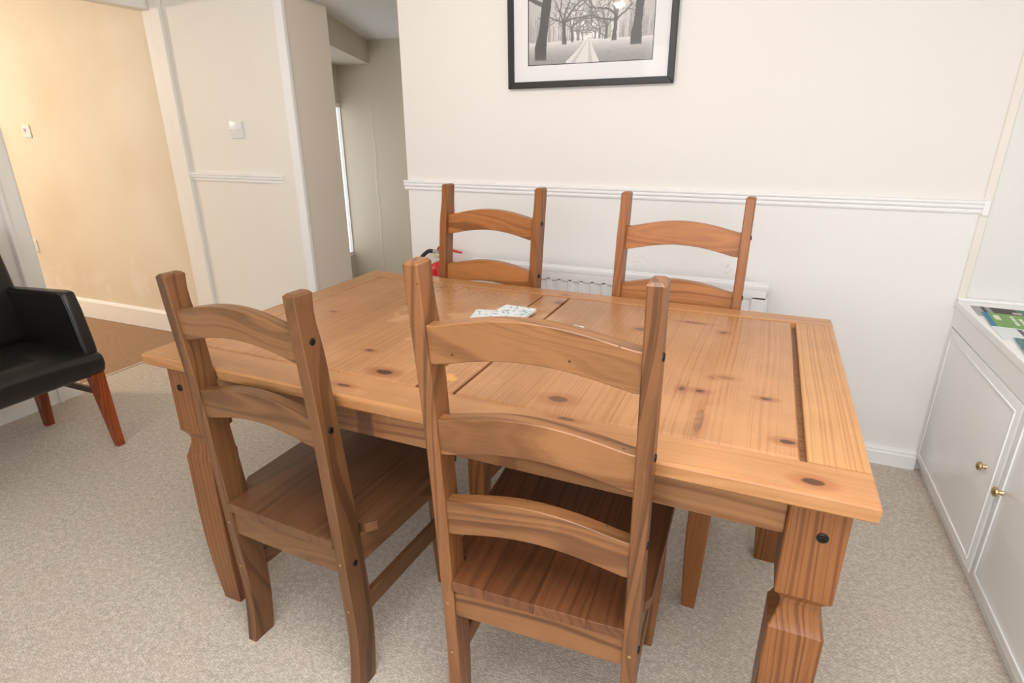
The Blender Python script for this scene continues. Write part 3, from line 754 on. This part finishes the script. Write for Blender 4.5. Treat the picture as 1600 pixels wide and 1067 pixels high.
# ------------------------------------------------------------------ fitted cabinet and brochures
def cabinet():
    C = empty('cabinet', (.697, 0, -.003))
    tag(C, 'white fitted cupboard with two panelled doors and brass knobs at the right', 'cabinet')
    x1, ye = .555, -2.0
    def box(name, *a, **k): return MB().box(*a).build(name, CAB_WHITE, C)
    MB().box(.024, x1, ye, -.001, .003, .66).build('carcass', CAB_WHITE, C)
    MB().box(-.001, .0235, ye, -.020, .599, .668, .001).build('fascia', CAB_WHITE, C)
    MB().box(-.006, x1, ye, -.001, .668, .693, .004, 2).build('top', CAB_WHITE, C)
    MB().box(.010, .0235, ye, -.001, .046, .064, .001).build('plinth_rail', CAB_WHITE, C)
    MB().box(-.001, .020, -.0195, -.0005, .064, .668, .001).build('side_stile', CAB_WHITE, C)
    MB().box(-.004, x1, -.018, -.0005, .693, .703, .003).build('upstand', CAB_WHITE, C)
    def door(y0, y1, ky):
        z0, z1 = .066, .596
        D = MB().box(-.003, .0195, y0, y1, z0, z1, .0025, 2).build('door', CAB_WHITE, C, True)
        f, e = .026, .007
        fr = MB()
        a0, a1, b0, b1 = y0+f, y1-f, z0+f, z1-f
        fr.box(-.0065, -.002, a0, a1, b0, b0+e, .0015).box(-.0065, -.002, a0, a1, b1-e, b1, .0015)
        fr.box(-.0065, -.002, a0, a0+e, b0+e, b1-e, .0015).box(-.0065, -.002, a1-e, a1, b0+e, b1-e, .0015)
        fr.build('bead', CAB_WHITE, D, True)
        mt = Matrix.Translation((-.002, ky, .362)) @ Matrix.Rotation(math.radians(-90), 4, 'Y')
        MB().lathe([(.0001, 0), (.0085, 0), (.0075, .003), (.005, .007), (.0045, .009), (.009, .011), (.0135, .015), (.0130, .020), (.008, .0235), (.0001, .0245)], 22, mt).build('knob', BRASS, D, True)
    door(-.699, -.022, -.607)
    door(-1.38, -.711, -.742)
    door(-1.99, -1.395, -1.45)
cabinet()
def leaflet(cx, cy, w, h, rz, z, label, draw, th=.0015):
    B_ = empty('brochure', (cx, cy, z), rz)
    tag(B_, label, 'brochure', 'leaflets on the cabinet')
    MB().box(-w/2, w/2, -h/2, h/2, 0, th).build('pages', PAPER, B_)
    n = (44, 70) if h > w else (70, 44)
    Y, X = np.mgrid[0:n[1], 0:n[0]]; x = (X+.5)/n[0]; y = (Y+.5)/n[1]
    img = draw(x, y, np.random.RandomState(int(abs(cx*1000))+7))
    ink_grid('cover', B_, (-w/2, w/2), (-h/2, h/2), img, lambda p, q: (p, q, th+.0002))
def base(x, c): return np.ones(x.shape+(3,))*np.array(c)
def d_dark(x, y, r):
    im = base(x, (.045, .04, .045)); im[(x > .45) & (y > .35) & (r.rand(*x.shape) > .25)] = (.05, .22, .15)
    im[(x < .1)] = (.36, .36, .37); im[(x < .2) & (x > .14)] = (.3, .3, .31); im[(np.abs(x-.45) < .05) & (np.abs(y-.6) < .08)] = (.7, .45, .5); return im
def d_green(x, y, r):
    im = base(x, (.19, .36, .10)); im[x < .07] = (.03, .20, .36)
    for k in range(4): im[(np.abs(x-.34-.075*k) < .022) & (y > .22) & (y < .86-.1*k) & (np.sin(y*60+k) > -.6)] = (.78, .82, .72)
    im[(np.abs(x-.15) < .03) & (y > .5) & (y < .85)] = (.7, .78, .6)
    im[(x > .70-.12*(y-.5))] = (.05, .045, .04); im[(np.abs(x-.70+.12*(y-.5)) < .035)] = (.75, .55, .25); return im
def d_white(x, y, r):
    im = base(x, (.74, .77, .80)); im[(np.abs(x-.28) < .03)] = (.14, .13, .15); im[(np.abs(x-.38) < .02)] = (.2, .2, .22)
    im[(x > .5) & (x < .72)] = (.52, .68, .72); im[(x > .78) & (np.sin(x*90) > .2)] = (.5, .5, .55); return im
def d_teal(x, y, r):
    im = base(x, (.05, .17, .17)); im[(x < .45) & (r.rand(*x.shape) > .6)] = (.20, .34, .34); im[(x > .5) & (y > .5)] = (.20, .42, .16); im[(x > .55) & (y < .3)] = (.7, .7, .66); return im
leaflet(0.839, -.150, .26, .13, -.06, .6902, 'dark brochure with grey stripes at the back of the cabinet', d_dark)
leaflet(0.824, -.250, .22, .165, -.10, .6925, 'green brochure with blue edge and white title on the cabinet', d_green)
leaflet(0.819, -.392, .23, .13, -.05, .6905, 'white leaflet with black lines below the green brochure', d_white)
leaflet(0.829, -.516, .22, .15, -.12, .6932, 'dark teal leaflet nearest us on the cabinet', d_teal)

# ------------------------------------------------------------------ armchair
def armchair():
    A = empty('armchair', (-2.63, -1.36, 0))
    tag(A, 'black leather armchair with red-brown tapering legs by the doorway', 'armchair')
    # local: +x is the front, y across; front edge at x=.25, seat from y -.32 to .32
    def pad(name, rings, parent=A, cuts=3):
        o = MB().loft(rings).build(name, LEATHER, parent, True)
        b = o.modifiers.new('bevel', 'BEVEL'); b.width = .018; b.segments = 4; b.limit_method = 'ANGLE'; b.angle_limit = math.radians(30)
        for p in o.data.polygons: p.use_smooth = True
        return o
    w = .315
    # seat: front nose drops slightly, crowned cushion
    n = 12; rings = []
    for i in range(n+1):
        y = -w + 2*w*i/n; cr = .022*(1-(y/w)**2)
        rings.append([(.232, y, .325), (.250, y, .335), (.262, y, .37), (.256, y, .405+cr*.6), (.21, y, .425+cr), (0, y, .425+cr*1.2), (-.22, y, .42+cr*.3), (-.24, y, .40), (-.24, y, .325), (0, y, .325)])
    pad('seat', rings)
    # back, leaning
    rings = []
    for i in range(n+1):
        y = -w+.012 + 2*(w-.012)*i/n; k = 1-(y/w)**2
        rings.append([(-.22, y, .38), (-.155+.02*k, y, .43), (-.165+.03*k, y, .55), (-.195+.024*k, y, .70), (-.232+.012*k, y, .86), (-.255, y, .885+.012*k), (-.285, y, .86), (-.275, y, .62), (-.255, y, .38)])
    pad('back', rings)
    for s in (-1, 1):
        yo, yi = s*(w-.002), s*(w-.056)
        prof = [(-.245, .40), (-.245, .625), (-.20, .648), (.16, .668), (.185, .664), (.205, .60), (.232, .45), (.236, .41), (.10, .40)]
        rings = []
        for y, g in ((yi, .008), (yi+s*.010, .0), (yo-s*.010, .0), (yo, .008)):
            cx, cz = .0, .53
            rings.append([(x-(g if x > 0 else -g), y, z-(g if z > cz else -g)) for x, z in prof])
        pad('arm', rings)
        seam = MB().tube([(x+.0005, yi+s*.001, z) for x, z in ((.16, .661), (.180, .655), (.199, .59), (.224, .45))], .0025, 6).build('piping', LEATHER, A, True)
        # legs
        def leg(x0, x1, y0, y1, a0, a1, zt, splay):
            rings = []
            for z, a, x, y in ((0, a0, x0, y0), (zt*.5, (a0+a1)/2, (x0+x1)/2, (y0+y1)/2), (zt, a1, x1, y1)):
                rings.append([(x-a, y-a, z), (x+a, y-a, z), (x+a, y+a, z), (x-a, y+a, z)])
            MB().loft(rings).build('leg', MAHOG, A)
        leg(.252, .215, s*.288, s*.285, .014, .024, .33, 0)
        leg(-.222, -.205, s*.288, s*.285, .0155, .024, .34, 0)
        MB().box(-.20, .21, s*.283-.008, s*.283+.008, .232, .258, .002).build('side_rail', DARKWOOD, A)
armchair()

# ------------------------------------------------------------------ pendant lamp over the table (seen reflected in the picture glass)
def pendant():
    x, y, z = -.875, -1.295, 1.925
    P = empty('pendant_lamp', (x, y, 0))
    tag(P, 'small amber glowing pendant lamp above the table, reflected in the picture glass', 'lamp')
    MB().lathe([(.046, z), (.048, z), (.044, z+.10), (.042, z+.10)], 28).build('shade', SHADE, P, True)
    MB().lathe([(.0001, z+.098), (.044, z+.098), (.044, z+.102), (.0001, z+.102)], 24).build('cap', BRASS, P, True)
    MB().tube([(0, 0, z+.10), (0, 0, CE)], .003, 8).build('cord', RUBBER, P, True)
    MB().lathe([(.0001, CE-.03), (.035, CE-.02), (.04, CE), (.0001, CE)], 20).build('ceiling_rose', WHITE_PLASTIC, P, True)
    point('pendant_bulb', (x, y, z+.014), 62, (1.0, .91, .81), .032)
pendant()
